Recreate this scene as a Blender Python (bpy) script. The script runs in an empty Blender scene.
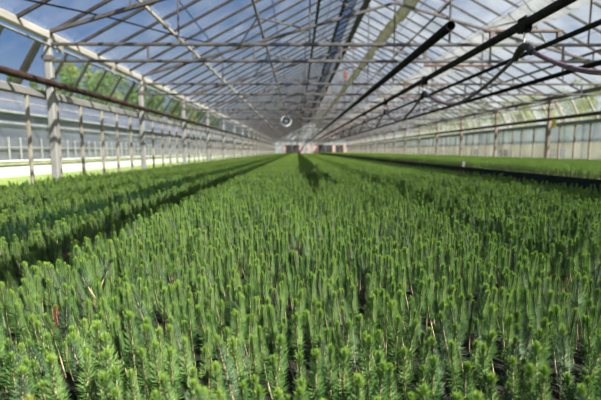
import bpy, math, random
from math import sin, cos, pi, sqrt, radians, atan, tan
from mathutils import Vector, Matrix

random.seed(7)
scene = bpy.context.scene
COL = scene.collection

# ------------------------------------------------------------------ measures
CAM_Z = 0.68            # eye above the greenhouse floor
F_PX = 420.0
PITCH = atan(49.0 / F_PX)
YAW = atan(3.0 / F_PX)
XL, XR = -4.0, 8.9      # rows of posts
WL, WR = -4.16, 9.06    # glass walls
XC = 2.45               # ridge
BAY = 4.0
FRAMES = [7.0 + BAY * k for k in range(18)]
Y_END = 79.1
Y_START = 0.4
EAVE = 1.85 + CAM_Z
SLOPE = 0.52
RIDGE = EAVE + SLOPE * (XC - XL)
PLATE = 0.914 + CAM_Z
RAILH = 1.25 + CAM_Z


def roof_z(x):
    return RIDGE - SLOPE * abs(x - XC)


def project(p):
    """Picture position (601 x 400) of a point, for deciding which seedlings are in view."""
    x, y, z = p[0], p[1], p[2] - CAM_Z
    x, y = x * cos(YAW) - y * sin(YAW), x * sin(YAW) + y * cos(YAW)
    d = y * cos(PITCH) - z * sin(PITCH)
    u = y * sin(PITCH) + z * cos(PITCH)
    if d < 0.05:
        return None
    return 300.5 + F_PX * x / d, 200 - F_PX * u / d, d


ORD = ("first second third fourth fifth sixth seventh eighth ninth tenth eleventh twelfth thirteenth fourteenth "
       "fifteenth sixteenth seventeenth eighteenth nineteenth twentieth").split()

# ------------------------------------------------------------------ materials


def new_mat(name):
    m = bpy.data.materials.new(name)
    m.use_nodes = True
    nt = m.node_tree
    for n in list(nt.nodes):
        nt.nodes.remove(n)
    out = nt.nodes.new('ShaderNodeOutputMaterial')
    return m, nt, out


def surf_mat(name, c1, c2=None, scale=8.0, rough=0.6, metal=0.0, bump=0.0, detail=4.0, stretch=None, lo=.35, hi=.65, spec=.5):
    m, nt, out = new_mat(name)
    b = nt.nodes.new('ShaderNodeBsdfPrincipled')
    b.inputs['Roughness'].default_value = rough
    b.inputs['Metallic'].default_value = metal
    b.inputs['Specular IOR Level'].default_value = spec
    nt.links.new(b.outputs[0], out.inputs[0])
    if c2 is None:
        b.inputs['Base Color'].default_value = (*c1, 1)
        return m
    tc = nt.nodes.new('ShaderNodeTexCoord')
    n = nt.nodes.new('ShaderNodeTexNoise')
    n.inputs['Scale'].default_value = scale
    n.inputs['Detail'].default_value = detail
    src = tc.outputs['Object']
    if stretch:
        mp = nt.nodes.new('ShaderNodeMapping')
        mp.inputs['Scale'].default_value = stretch
        nt.links.new(src, mp.inputs[0])
        src = mp.outputs[0]
    nt.links.new(src, n.inputs['Vector'])
    r = nt.nodes.new('ShaderNodeValToRGB')
    r.color_ramp.elements[0].position = lo
    r.color_ramp.elements[1].position = hi
    r.color_ramp.elements[0].color = (*c1, 1)
    r.color_ramp.elements[1].color = (*c2, 1)
    nt.links.new(n.outputs['Fac'], r.inputs[0])
    nt.links.new(r.outputs[0], b.inputs['Base Color'])
    if bump:
        bp = nt.nodes.new('ShaderNodeBump')
        bp.inputs['Strength'].default_value = bump
        bp.inputs['Distance'].default_value = 0.02
        nt.links.new(n.outputs['Fac'], bp.inputs['Height'])
        nt.links.new(bp.outputs[0], b.inputs['Normal'])
    return m


def leaf_mat(name, c1, c2, trans=0.35, rough=0.42, tcol=None, spec=0.5, cell=15.0):
    """Needle or leaf: colour varies from plant to plant; some light passes through."""
    m, nt, out = new_mat(name)
    geo = nt.nodes.new('ShaderNodeNewGeometry')
    ad = nt.nodes.new('ShaderNodeMath'); ad.operation = 'MULTIPLY_ADD'
    nt.links.new(geo.outputs['Random Per Island'], ad.inputs[0])
    ad.inputs[1].default_value = 0.5
    vo = nt.nodes.new('ShaderNodeTexVoronoi'); vo.voronoi_dimensions = '2D'; vo.inputs['Scale'].default_value = cell
    nt.links.new(geo.outputs['Position'], vo.inputs['Vector'])
    se = nt.nodes.new('ShaderNodeSeparateColor'); nt.links.new(vo.outputs['Color'], se.inputs[0])
    mu = nt.nodes.new('ShaderNodeMath'); mu.operation = 'MULTIPLY'
    nt.links.new(se.outputs[0], mu.inputs[0]); mu.inputs[1].default_value = 0.5
    nt.links.new(mu.outputs[0], ad.inputs[2])
    r = nt.nodes.new('ShaderNodeValToRGB')
    r.color_ramp.elements[0].color = (*c1, 1)
    r.color_ramp.elements[1].color = (*c2, 1)
    nt.links.new(ad.outputs[0], r.inputs[0])
    b = nt.nodes.new('ShaderNodeBsdfPrincipled')
    b.inputs['Roughness'].default_value = rough
    b.inputs['Specular IOR Level'].default_value = spec
    nt.links.new(r.outputs[0], b.inputs['Base Color'])
    t = nt.nodes.new('ShaderNodeBsdfTranslucent')
    if tcol:
        mx = nt.nodes.new('ShaderNodeMix'); mx.data_type = 'RGBA'; mx.blend_type = 'MULTIPLY'
        mx.inputs[0].default_value = 1.0
        nt.links.new(r.outputs[0], mx.inputs[6]); mx.inputs[7].default_value = (*tcol, 1)
        nt.links.new(mx.outputs[2], t.inputs[0])
    else:
        nt.links.new(r.outputs[0], t.inputs[0])
    s = nt.nodes.new('ShaderNodeMixShader'); s.inputs[0].default_value = trans
    nt.links.new(b.outputs[0], s.inputs[1]); nt.links.new(t.outputs[0], s.inputs[2])
    nt.links.new(s.outputs[0], out.inputs[0])
    return m


def glass_mat(name, tint=(.93, .95, .96), dirt=0.10, dirt_col=(.75, .76, .76), dirt_scale=1.2, refl=1.0):
    """Thin horticultural glass: see-through, fresnel reflection, a film of dust that scatters light."""
    m, nt, out = new_mat(name)
    tr = nt.nodes.new('ShaderNodeBsdfTransparent'); tr.inputs[0].default_value = (*tint, 1)
    gl = nt.nodes.new('ShaderNodeBsdfGlossy'); gl.inputs['Roughness'].default_value = 0.08
    gl.inputs[0].default_value = (.9 * refl, .92 * refl, .95 * refl, 1)
    fr = nt.nodes.new('ShaderNodeFresnel')
    ge = nt.nodes.new('ShaderNodeNewGeometry')          # same reflection from either face of the thin pane
    io = nt.nodes.new('ShaderNodeMapRange')
    io.inputs[3].default_value = 1.33; io.inputs[4].default_value = 1 / 1.33
    nt.links.new(ge.outputs['Backfacing'], io.inputs[0]); nt.links.new(io.outputs[0], fr.inputs[0])
    m1 = nt.nodes.new('ShaderNodeMixShader')
    nt.links.new(fr.outputs[0], m1.inputs[0])
    nt.links.new(tr.outputs[0], m1.inputs[1]); nt.links.new(gl.outputs[0], m1.inputs[2])
    di = nt.nodes.new('ShaderNodeBsdfDiffuse'); di.inputs[0].default_value = (*dirt_col, 1)
    tl = nt.nodes.new('ShaderNodeBsdfTranslucent'); tl.inputs[0].default_value = (*dirt_col, 1)
    md = nt.nodes.new('ShaderNodeMixShader'); md.inputs[0].default_value = 0.6
    nt.links.new(di.outputs[0], md.inputs[1]); nt.links.new(tl.outputs[0], md.inputs[2])
    tc = nt.nodes.new('ShaderNodeTexCoord')
    n = nt.nodes.new('ShaderNodeTexNoise'); n.inputs['Scale'].default_value = dirt_scale; n.inputs['Detail'].default_value = 5
    nt.links.new(tc.outputs['Object'], n.inputs['Vector'])
    mr = nt.nodes.new('ShaderNodeMapRange')
    mr.inputs[1].default_value = .3; mr.inputs[2].default_value = .7
    mr.inputs[3].default_value = dirt * .3; mr.inputs[4].default_value = dirt * 1.7
    nt.links.new(n.outputs['Fac'], mr.inputs[0])
    m2 = nt.nodes.new('ShaderNodeMixShader')
    nt.links.new(mr.outputs[0], m2.inputs[0])
    nt.links.new(m1.outputs[0], m2.inputs[1]); nt.links.new(md.outputs[0], m2.inputs[2])
    nt.links.new(m2.outputs[0], out.inputs[0])
    return m


def cloth_mat(name, c1, c2, trans=0.5, scale=14, clear=0.0):
    m, nt, out = new_mat(name)
    tc = nt.nodes.new('ShaderNodeTexCoord')
    n = nt.nodes.new('ShaderNodeTexNoise'); n.inputs['Scale'].default_value = scale; n.inputs['Detail'].default_value = 6
    nt.links.new(tc.outputs['Object'], n.inputs['Vector'])
    r = nt.nodes.new('ShaderNodeValToRGB')
    r.color_ramp.elements[0].position = .35; r.color_ramp.elements[1].position = .65
    r.color_ramp.elements[0].color = (*c1, 1); r.color_ramp.elements[1].color = (*c2, 1)
    nt.links.new(n.outputs['Fac'], r.inputs[0])
    d = nt.nodes.new('ShaderNodeBsdfDiffuse'); t = nt.nodes.new('ShaderNodeBsdfTranslucent')
    nt.links.new(r.outputs[0], d.inputs[0]); nt.links.new(r.outputs[0], t.inputs[0])
    s = nt.nodes.new('ShaderNodeMixShader'); s.inputs[0].default_value = trans
    nt.links.new(d.outputs[0], s.inputs[1]); nt.links.new(t.outputs[0], s.inputs[2])
    last = s
    if clear:
        tp = nt.nodes.new('ShaderNodeBsdfTransparent')
        s2 = nt.nodes.new('ShaderNodeMixShader'); s2.inputs[0].default_value = clear
        nt.links.new(s.outputs[0], s2.inputs[1]); nt.links.new(tp.outputs[0], s2.inputs[2])
        last = s2
    nt.links.new(last.outputs[0], out.inputs[0])
    return m


M = {}
M['steel'] = surf_mat('galvanised_steel', (.085, .075, .073), (.15, .132, .129), 6, .5, .25, .1)
M['steel_dark'] = surf_mat('weathered_steel', (.10, .085, .08), (.2, .17, .16), 7, .6, .2)
M['cream'] = surf_mat('cream_painted_steel', (.35, .315, .26), (.54, .50, .43), 5, .55, .0, .15, stretch=(1, .25, 1))
M['post'] = surf_mat('post_steel', (.24, .23, .22), (.38, .365, .35), 5, .5, .1, .1, stretch=(1, 1, .3))
M['post_right'] = surf_mat('brown_post_steel', (.20, .15, .12), (.34, .27, .22), 5, .6, .1)
M['alu'] = surf_mat('glazing_bar_metal', (.042, .037, .036), (.085, .076, .073), 9, .5, .25)
M['wood'] = surf_mat('weathered_mullion', (.24, .20, .15), (.38, .335, .28), 7, .7, 0, .2, stretch=(1, 1, .2))
M['plate'] = surf_mat('grey_wall_plate', (.18, .175, .17), (.30, .285, .27), 5, .65, .1, .2, stretch=(1, .3, 1))
M['pipe_black'] = surf_mat('black_pipe', (.006, .005, .005), (.016, .014, .013), 10, .75, .0, spec=.1)
M['pipe_grey'] = surf_mat('dark_grey_rail_pipe', (.010, .0095, .009), (.026, .024, .022), 10, .7, .0, spec=.12)
M['pipe_rust'] = surf_mat('rusty_pipe', (.022, .011, .008), (.075, .034, .022), 9, .7, .1, .2)
M['rust_bar'] = surf_mat('rusty_bar', (.085, .05, .038), (.17, .105, .08), 12, .7, .1)
M['hose'] = surf_mat('purple_brown_hose', (.085, .042, .055), (.19, .11, .14), 20, .5)
M['rubber'] = surf_mat('black_rubber', (.012, .012, .013), (.03, .03, .03), 15, .6)
M['white_paint'] = surf_mat('white_paint', (.74, .74, .72), (.86, .86, .84), 5, .5)
M['fan_dark'] = surf_mat('fan_blade', (.12, .12, .13), (.2, .2, .2), 5, .5)
M['yellow'] = surf_mat('yellow_sticky_card', (.80, .58, .02), (.90, .70, .05), 9, .5)
M['red'] = surf_mat('orange_red_paint', (.20, .05, .03), (.28, .08, .045), 9, .5)
M['tag'] = surf_mat('pale_pink_tag', (.78, .66, .62), (.88, .80, .76), 9, .5)
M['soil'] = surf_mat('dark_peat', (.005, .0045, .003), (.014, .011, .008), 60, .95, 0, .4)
M['concrete'] = surf_mat('floor_dirt', (.02, .018, .013), (.05, .045, .035), 9, .95, 0, .3)
M['bench'] = surf_mat('shade_dark_tray', (.006, .010, .006), (.014, .022, .013), 20, .9)  # green-black carries the shade on the bed's side in its colour
M['lawn'] = surf_mat('outside_grass', (.15, .23, .025), (.28, .36, .05), 3, .9, 0, .5, detail=8)
M['brick'] = surf_mat('pinkish_end_wall', (.42, .25, .20), (.62, .44, .38), 4, .8)
M['dark_door'] = surf_mat('dark_door', (.02, .018, .018), (.06, .05, .045), 6, .6)
M['glass'] = glass_mat('roof_glass', dirt=.075)
M['glass_wall'] = glass_mat('wall_glass', dirt=.09, tint=(.9, .92, .94))
M['glass_right'] = glass_mat('milky_wall_glass', dirt=.10, dirt_col=(.78, .78, .82))
M['glass_end'] = glass_mat('end_wall_glass', dirt=.55, dirt_col=(.7, .68, .68))
M['glass_tint'] = glass_mat('blue_tinted_glass', tint=(.44, .56, .76), dirt=.10, dirt_col=(.3, .38, .55))
M['glass_vent'] = glass_mat('vent_glass', dirt=.06)
M['olive'] = cloth_mat('olive_shade_cloth', (.20, .195, .115), (.36, .35, .22), .4, 9, clear=.22)
M['white_cloth'] = cloth_mat('white_shade_cloth', (.40, .40, .40), (.50, .50, .50), .55, 4, clear=.45)
M['white_skirt'] = surf_mat('white_skirting', (.70, .70, .69), (.84, .84, .82), 2, .6)
M['neighbour_frame'] = surf_mat('pale_frame', (.30, .30, .30), (.40, .40, .39), 3, .6)
M['neighbour_glass'] = surf_mat('neighbour_glazing', (.09, .095, .115), (.20, .205, .235), 1.2, .25, 0, 0, stretch=(1, .35, 2))  # opaque panes, sky reflection put into the grey-blue
M['neighbour_roof'] = surf_mat('neighbour_roof_glazing', (.06, .068, .098), (.12, .13, .17), .8, .5, 0, 0, stretch=(1, .3, 1))  # blue-grey holds the sky reflected in the panes as plain colour
M['leaf_strip'] = surf_mat('yellow_green_plants', (.32, .34, .10), (.55, .52, .26), 3, .8)
M['ochre'] = surf_mat('ochre_skirting', (.68, .45, .22), (.84, .62, .36), .6, .8, 0, 0, stretch=(1, 1, .2))
M['blue_sheet'] = surf_mat('pale_blue_sheeting', (.48, .48, .72), (.70, .70, .90), .7, .4, 0, 0, stretch=(1, 1, .3))
M['stem'] = surf_mat('pale_seedling_stem', (.34, .25, .13), (.60, .48, .30), 60, .7)
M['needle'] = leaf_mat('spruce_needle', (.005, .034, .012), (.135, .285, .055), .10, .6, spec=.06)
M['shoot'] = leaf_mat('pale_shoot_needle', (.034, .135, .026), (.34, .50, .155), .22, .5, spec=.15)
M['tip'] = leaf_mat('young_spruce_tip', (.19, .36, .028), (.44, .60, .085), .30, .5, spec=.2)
M['brown_needle'] = leaf_mat('dead_needle', (.26, .10, .05), (.42, .20, .12), .25, .6)
M['grey_needle'] = leaf_mat('silvery_needle', (.04, .11, .045), (.26, .37, .19), .2, .5, spec=.2)
M['bark'] = surf_mat('tree_bark', (.06, .045, .03), (.13, .10, .07), 8, .9, 0, .3)
M['tree_leaf'] = leaf_mat('tree_leaf', (.055, .12, .022), (.17, .27, .05), .35, .5)
M['tree_leaf_yellow'] = leaf_mat('yellowish_tree_leaf', (.16, .22, .03), (.36, .40, .07), .4, .5)

# ------------------------------------------------------------------ mesh helpers


class MB:
    """Collects vertices and faces; build() links them as one mesh object."""

    def __init__(self):
        self.v, self.f, self.mi, self.smooth = [], [], [], []

    def add(self, vs, fs, mi=0, smooth=False):
        o = len(self.v)
        self.v += [tuple(p) for p in vs]
        for f in fs:
            self.f.append(tuple(i + o for i in f)); self.mi.append(mi); self.smooth.append(smooth)

    def box(self, x0, x1, y0, y1, z0, z1, mi=0):
        self.add([(x0, y0, z0), (x1, y0, z0), (x1, y1, z0), (x0, y1, z0), (x0, y0, z1), (x1, y0, z1), (x1, y1, z1), (x0, y1, z1)],
                 [(3, 2, 1, 0), (4, 5, 6, 7), (0, 1, 5, 4), (1, 2, 6, 5), (2, 3, 7, 6), (3, 0, 4, 7)], mi)

    def bar(self, a, b, w, h, mi=0, up=(0, 0, 1), chamfer=0.18):
        """Box section with softened edges from a to b."""
        a, b = Vector(a), Vector(b)
        d = (b - a).normalized()
        u = Vector(up)
        if abs(d.dot(u)) > .95:
            u = Vector((0, 1, 0))
        s = d.cross(u).normalized(); t = s.cross(d).normalized()
        c = min(w, h) * chamfer
        prof = [(-w / 2 + c, -h / 2), (w / 2 - c, -h / 2), (w / 2, -h / 2 + c), (w / 2, h / 2 - c),
                (w / 2 - c, h / 2), (-w / 2 + c, h / 2), (-w / 2, h / 2 - c), (-w / 2, -h / 2 + c)]
        vs = [p + s * x + t * y for p in (a, b) for x, y in prof]
        fs = [(i, (i + 1) % 8, (i + 1) % 8 + 8, i + 8) for i in range(8)] + [tuple(range(7, -1, -1)), tuple(range(8, 16))]
        self.add(vs, fs, mi)

    def tube(self, pts, r, n=10, mi=0, cap=True, radii=None):
        pts = [Vector(p) for p in pts]
        m = len(pts)
        rings = []
        t0 = (pts[1] - pts[0]).normalized()
        u = t0.cross(Vector((0, 0, 1)))
        if u.length < 1e-4:
            u = Vector((1, 0, 0))
        u.normalize()
        for i in range(m):
            t = (pts[min(i + 1, m - 1)] - pts[max(i - 1, 0)])
            if t.length < 1e-9:
                t = t0
            t.normalize()
            u = (u - t * u.dot(t)).normalized()
            w = t.cross(u)
            rr = radii[i] if radii else r
            rings.append([pts[i] + (u * cos(2 * pi * k / n) + w * sin(2 * pi * k / n)) * rr for k in range(n)])
        vs = [p for rg in rings for p in rg]
        fs = []
        for i in range(m - 1):
            for k in range(n):
                fs.append((i * n + k, i * n + (k + 1) % n, (i + 1) * n + (k + 1) % n, (i + 1) * n + k))
        self.add(vs, fs, mi, True)
        if cap:
            self.add(rings[0], [tuple(range(n - 1, -1, -1))], mi)
            self.add(rings[-1], [tuple(range(n))], mi)

    def mesh(self, name, mats):
        me = bpy.data.meshes.new(name)
        me.from_pydata(self.v, [], self.f)
        for m in (mats if isinstance(mats, (list, tuple)) else [mats]):
            me.materials.append(m)
        me.polygons.foreach_set('material_index', self.mi)
        me.polygons.foreach_set('use_smooth', self.smooth)
        me.update()
        return me

    def build(self, name, mats, parent=None):
        return link(name, self.mesh(name, mats), parent)


def link(name, data, parent=None):
    o = bpy.data.objects.new(name, data)
    COL.objects.link(o)
    if parent:
        o.parent = parent
    return o


def empty(name, loc=(0, 0, 0)):
    o = bpy.data.objects.new(name, None)
    o.empty_display_size = .1
    o.location = loc
    COL.objects.link(o)
    return o


def tag(o, label, cat, group=None, kind=None):
    o['label'] = label
    o['category'] = cat
    if group:
        o['group'] = group
    if kind:
        o['kind'] = kind
    return o


def struct(o, label, cat='structure'):
    o['kind'] = 'structure'
    o['label'] = label
    o['category'] = cat
    return o


def copy_tree(root, loc):
    r = root.copy()
    COL.objects.link(r)
    r.location = loc
    for ch in list(root.children):
        c = ch.copy(); COL.objects.link(c); c.parent = r
        for g in list(ch.children):
            d = g.copy(); COL.objects.link(d); d.parent = c
    return r


def one(fn, *a, **k):
    b = MB(); getattr(b, fn)(*a, **k); return b


# ------------------------------------------------------------------ ground
b = MB(); b.box(WL - .02, WR + .02, -3, Y_END, -.2, 0)
struct(b.build('floor', M['concrete']), 'dark earth floor of the greenhouse under the seedling beds', 'floor')
b = MB(); b.box(-90, WL - .02, -20, 150, -.25, -.012)
struct(b.build('lawn_strip', M['lawn']), 'mown grass strip outside the left glass wall', 'lawn')
b = MB(); b.box(WR + .02, 90, -20, 150, -.25, -.012)
struct(b.build('yard', M['lawn']), 'grassy ground outside the right glass wall', 'ground')
b = MB(); b.box(WL - .02, WR + .02, Y_END, 150, -.25, -.012)
struct(b.build('yard_behind', M['lawn']), 'grassy ground beyond the far end wall', 'ground')

# beds of peat (trays) the seedlings grow in
NB0, NB1, FB0, FB1 = -3.93, 3.50, 3.78, 8.72
FBZ = .24
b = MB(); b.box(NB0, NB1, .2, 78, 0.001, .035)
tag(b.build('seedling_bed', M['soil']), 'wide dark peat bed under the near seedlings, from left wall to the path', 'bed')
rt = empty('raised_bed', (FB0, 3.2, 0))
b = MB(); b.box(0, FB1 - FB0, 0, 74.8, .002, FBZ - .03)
b.box(-.025, -.002, 0, 74.8, .002, FBZ + .085)  # added dark lip, stands in for the shaded band below the plants
b.build('tray_side_shade_lip', M['bench'], rt)
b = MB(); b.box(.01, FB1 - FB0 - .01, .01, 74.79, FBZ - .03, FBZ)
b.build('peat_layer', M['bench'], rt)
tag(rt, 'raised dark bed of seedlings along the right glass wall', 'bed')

# ------------------------------------------------------------------ walls


def side_wall(name, x, sgn, glass, bar_mat, label):
    """Glass side wall: glass sheet, mullions every 0.8 m, plate on top, sill below."""
    rt = empty(name, (x, 0, 0))
    b = MB(); b.box(-.003, .003, Y_START, Y_END, .06, PLATE - .06); b.build('glass_sheet', glass, rt)
    b = MB(); b.bar((0, Y_START, PLATE), (0, Y_END, PLATE), .10, .13); b.build('wall_plate', M['plate'], rt)
    b = MB(); b.bar((0, Y_START, .03), (0, Y_END, .03), .09, .07); b.build('sill', M['plate'], rt)
    me = one('bar', (0, 0, .06), (0, 0, PLATE - .06), .05, .05).mesh('mullion', bar_mat)
    for k in range(97):
        y = 1.0 + .8 * k + (.06 if k % 5 == 0 else 0)
        o = link('mullion', me, rt); o.location = (sgn * .012, y, 0)
    struct(rt, label, 'wall')


side_wall('wall_left', WL, 1, M['glass_wall'], M['wood'], 'left glass wall with weathered upright mullions and grey plate')
side_wall('wall_right', WR, -1, M['glass_right'], M['post_right'], 'right milky glass wall with thin brown mullions')

# far end wall with gates
rt = empty('wall_far', ((XL + XR) / 2, Y_END + .1, 0))
cx = (XL + XR) / 2
b = MB()
b.add([(WL - cx, 0, 1.78), (WR - cx, 0, 1.78), (WR - cx, 0, EAVE), (0, 0, RIDGE), (WL - cx, 0, EAVE),
       (WL - cx, .01, 1.78), (WR - cx, .01, 1.78), (WR - cx, .01, EAVE), (0, .01, RIDGE), (WL - cx, .01, EAVE)],
      [(0, 1, 2, 3, 4), (9, 8, 7, 6, 5), (0, 5, 6, 1), (1, 6, 7, 2), (2, 7, 8, 3), (3, 8, 9, 4), (4, 9, 5, 0)])
b.build('gable_glass', M['glass_end'], rt)
for x0, x1 in ((-2.65, -2.25), (.35, 1.0), (1.75, 2.3), (2.9, 3.9), (6.55, 7.1), (8.6, WR)):
    b = MB(); b.box(x0 - cx, x1 - cx, -.12, .12, 0, 1.78); b.build('pier', M['brick'], rt)
for x0, x1 in ((WL, -2.65), (1.0, 1.75), (2.3, 2.9)):
    b = MB(); b.box(x0 - cx, x1 - cx, -.005, .005, 0, 1.78); b.build('glass_panel', M['glass_end'], rt)
b = MB(); b.bar((WL - cx, 0, 1.83), (WR - cx, 0, 1.83), .12, .12, up=(0, 1, 0)); b.build('cross_beam', M['plate'], rt)
for k in range(12):
    x = WL + 1.0 * (k + 1)
    b = MB(); b.bar((x - cx, 0, 1.85), (x - cx, 0, roof_z(x) - .05), .06, .06); b.build('gable_bar', M['alu'], rt)
struct(rt, 'far end wall with pinkish piers and pale glass gable', 'wall')
for n, (x0, x1) in enumerate(((-2.25, .35), (3.9, 6.55), (7.1, 8.6))):
    rt = empty('door_%d' % (n + 1), ((x0 + x1) / 2, Y_END + .05, 0))
    w = x1 - x0
    for s in (-1, 1):
        b = MB(); b.box(min(0, s * w / 2) + .02, max(0, s * w / 2) - .02, 0, .05, .05, 1.75); b.build('door_leaf', M['dark_door'], rt)
        b = MB(); b.tube([(s * .1, -.05, .8), (s * .1, -.05, 1.05)], .015, 8); b.build('handle', M['steel'], rt)
    b = MB(); b.bar((-w / 2, .02, 1.77), (w / 2, .02, 1.77), .06, .06); b.build('lintel', M['rust_bar'], rt)
    struct(rt, ('dark double gate left of centre in the far end wall', 'wide dark gate right of centre in the far end wall',
                'narrow dark gate nearest the right wall at the far end')[n], 'door')

# ------------------------------------------------------------------ roof: glass and glazing bars
for nm, xe, lab in (('ceiling_left', XL, 'left slope of the glass roof with its glazing bars'),
                    ('ceiling_right', XR, 'right slope of the glass roof with its glazing bars')):
    rt = empty(nm, (XC, 0, 0))
    s = -1 if xe < XC else 1
    L = abs(xe - XC) + .06
    z1 = RIDGE + .05; z0 = z1 - SLOPE * L
    b = MB()
    vs = [(0, -4, z1), (s * L, -4, z0), (s * L, Y_END, z0), (0, Y_END, z1)]
    vs += [(x, y, z + .004) for x, y, z in vs]
    b.add(vs, [(0, 1, 2, 3), (7, 6, 5, 4), (0, 4, 5, 1), (1, 5, 6, 2), (2, 6, 7, 3), (3, 7, 4, 0)])
    b.build('glass_sheet', M['glass'], rt)
    me = one('bar', (0, 0, RIDGE), (s * L, 0, RIDGE - SLOPE * L), .036, .055).mesh('glazing_bar', M['alu'])
    for k in range(98):
        o = link('glazing_bar', me, rt); o.location = (0, .6 + .8 * k, 0)
    # seams of the glass courses
    for t in (.22, .47, .72):
        x = s * L * t
        b = MB(); b.bar((x, Y_START, z1 - SLOPE * abs(x) + .008), (x, Y_END, z1 - SLOPE * abs(x) + .008), .018, .006)
        b.build('glass_lap', M['alu'], rt)
    struct(rt, lab, 'glass roof')

b = MB(); b.bar((XC, -3.5, RIDGE), (XC, Y_END, RIDGE), .22, .10)
tag(b.build('ridge_beam', M['steel_dark']), 'dark ridge beam along the peak of the glass roof', 'ridge beam')

# purlins along the roof
PURL = [(-2.64, 'cream', 'pale purlin lowest on the left roof slope'),
        (-1.0, 'steel_dark', 'dark purlin second up from the left eave'),
        (.59, 'steel_dark', 'dark purlin third up from the left eave'),
        (1.45, 'steel_dark', 'dark purlin on the left slope next to the ridge'),
        (4.31, 'steel', 'grey purlin on the right slope next to the olive cloth roll'),
        (5.9, 'steel', 'grey purlin in the middle of the right slope by the white cloth'),
        (7.54, 'steel', 'grey purlin lowest on the right roof slope')]
for x, m, lab in PURL:
    rt = empty('roof_purlin', (x, Y_START, roof_z(x) - .065))
    b = MB(); b.bar((0, 0, 0), (0, Y_END - Y_START, 0), .05, .065); b.build('bar', M[m], rt)
    cm = one('box', -.045, .045, -.05, .05, -.045, .03).mesh('clamp', M['steel_dark'])
    for k in range(12):
        o = link('clamp', cm, rt); o.location = (0, 6.8 - Y_START + 2 * k, 0)
    tag(rt, lab, 'purlin', 'purlins along the roof')

# ridge vents: a row of blue-tinted sashes just left of the ridge


def make_ridge_vent():
    rt = empty('ridge_vent', (0, 0, 0))
    xa, xb = 1.58, 2.02
    za, zb = roof_z(xa) + .085, roof_z(xb) + .085
    L = BAY - .05
    b = MB()
    v = [(xa, 0, za), (xb, 0, zb), (xb, L, zb), (xa, L, za)]
    v += [(x, y, z + .006) for x, y, z in v]
    b.add(v, [(3, 2, 1, 0), (4, 5, 6, 7), (0, 1, 5, 4), (1, 2, 6, 5), (2, 3, 7, 6), (3, 0, 4, 7)])
    b.build('tinted_pane', M['glass_tint'], rt)
    one('bar', (xa, 0, za + .01), (xa, L, za + .01), .04, .03).build('lower_rail', M['alu'], rt)
    one('bar', (xb, 0, zb + .01), (xb, L, zb + .01), .04, .03).build('upper_rail', M['alu'], rt)
    for y in (.02, L - .02):
        one('bar', (xa, y, za + .01), (xb, y, zb + .01), .03, .03).build('side_rail', M['alu'], rt)
    return rt


pv = make_ridge_vent()
for k in range(20):
    y = FRAMES[0] - 3 * BAY + BAY * k + .02
    if k < 20 and y + BAY > Y_END:
        break
    o = pv if k == 0 else copy_tree(pv, (0, y, 0))
    o.location = (0, y, 0)
    tag(o, 'blue-tinted vent sash left of the roof ridge, %s from the front' % ORD[k], 'roof vent', 'tinted vent sashes beside the ridge')

# wind-brace cable under the left slope
b = MB()
pts = [(-3.6, 5.6), (-3.1, 7.3), (-2.55, 9.6), (-2.2, 10.8)]
b.tube([(x, y, roof_z(x) - .12) for x, y in pts], .014, 8)
tag(b.build('brace_cable', M['pipe_black']), 'thin dark brace cable slanting across the left roof slope', 'cable')

# eave beams (gutters) on the posts
for nm, x, m, lab in (('eave_beam', XL, 'cream', 'cream eave beam running along the tops of the left posts'),
                      ('eave_beam', XR, 'steel', 'grey eave beam running along the tops of the right posts')):
    s = 1 if x < 0 else -1
    rt = empty(nm, (x, Y_START, EAVE - .02))
    b = MB(); b.bar((0, 0, 0), (0, Y_END - Y_START, 0), .12, .13); b.build('beam', M[m], rt)
    b = MB(); b.tube([(s * .05, 0, -.16), (s * .05, Y_END - Y_START, -.16)], .022, 8); b.build('vent_rail', M['post' if x < 0 else 'steel'], rt)
    cm = one('box', -.015, .07, -.03, .03, -.20, -.05).mesh('bracket', M['post'])
    for k in range(24):
        o = link('bracket', cm, rt); o.location = (0, 4.9 + 2 * k, 0)
        if s < 0:
            o.rotation_euler.z = pi
    tag(rt, lab, 'eave beam')

# side vents under the eave, swung outwards
VB = .58


def make_vent(s):
    rt = empty('side_vent', (0, 0, 0))
    top = Vector((-s * .12, 0, EAVE - .09)); bot = Vector((-s * VB, 0, PLATE + .08))
    d = bot - top
    n = Vector((d.z, 0, -d.x)).normalized() * .003
    b = MB()
    vs = [top - n, bot - n, bot - n + Vector((0, BAY - .04, 0)), top - n + Vector((0, BAY - .04, 0))]
    vs += [v + n * 2 for v in vs]
    b.add(vs, [(0, 1, 2, 3), (7, 6, 5, 4), (0, 4, 5, 1), (1, 5, 6, 2), (2, 6, 7, 3), (3, 7, 4, 0)])
    b.build('glass_pane', M['glass_vent'], rt)
    me = one('bar', top, bot, .05, .05, up=(0, 1, 0)).mesh('vent_bar', M['wood'])
    for k in range(6):
        o = link('vent_bar', me, rt); o.location = (0, .03 + (BAY - .10) / 5 * k, 0)
    b = MB(); b.bar(bot, bot + Vector((0, BAY - .04, 0)), .05, .045); b.build('bottom_rail', M['alu'], rt)
    return rt


for s, x, side in ((1, XL, 'left'), (-1, XR, 'right')):
    proto = None
    ys = [f - BAY for f in FRAMES] + [FRAMES[-1]] if side == 'left' else [f for f in FRAMES[:-1]]
    ys = [y for y in ys if y + BAY < Y_END + .5]
    for k, y in enumerate(ys):
        if proto is None:
            proto = make_vent(s); o = proto; o.location = (x, y, 0)
        else:
            o = copy_tree(proto, (x, y, 0))
        tag(o, 'open glass side vent above the %s wall, %s bay from the front' % (side, ORD[k]), 'vent', 'side vents above the %s wall' % side)

# ------------------------------------------------------------------ posts


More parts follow.
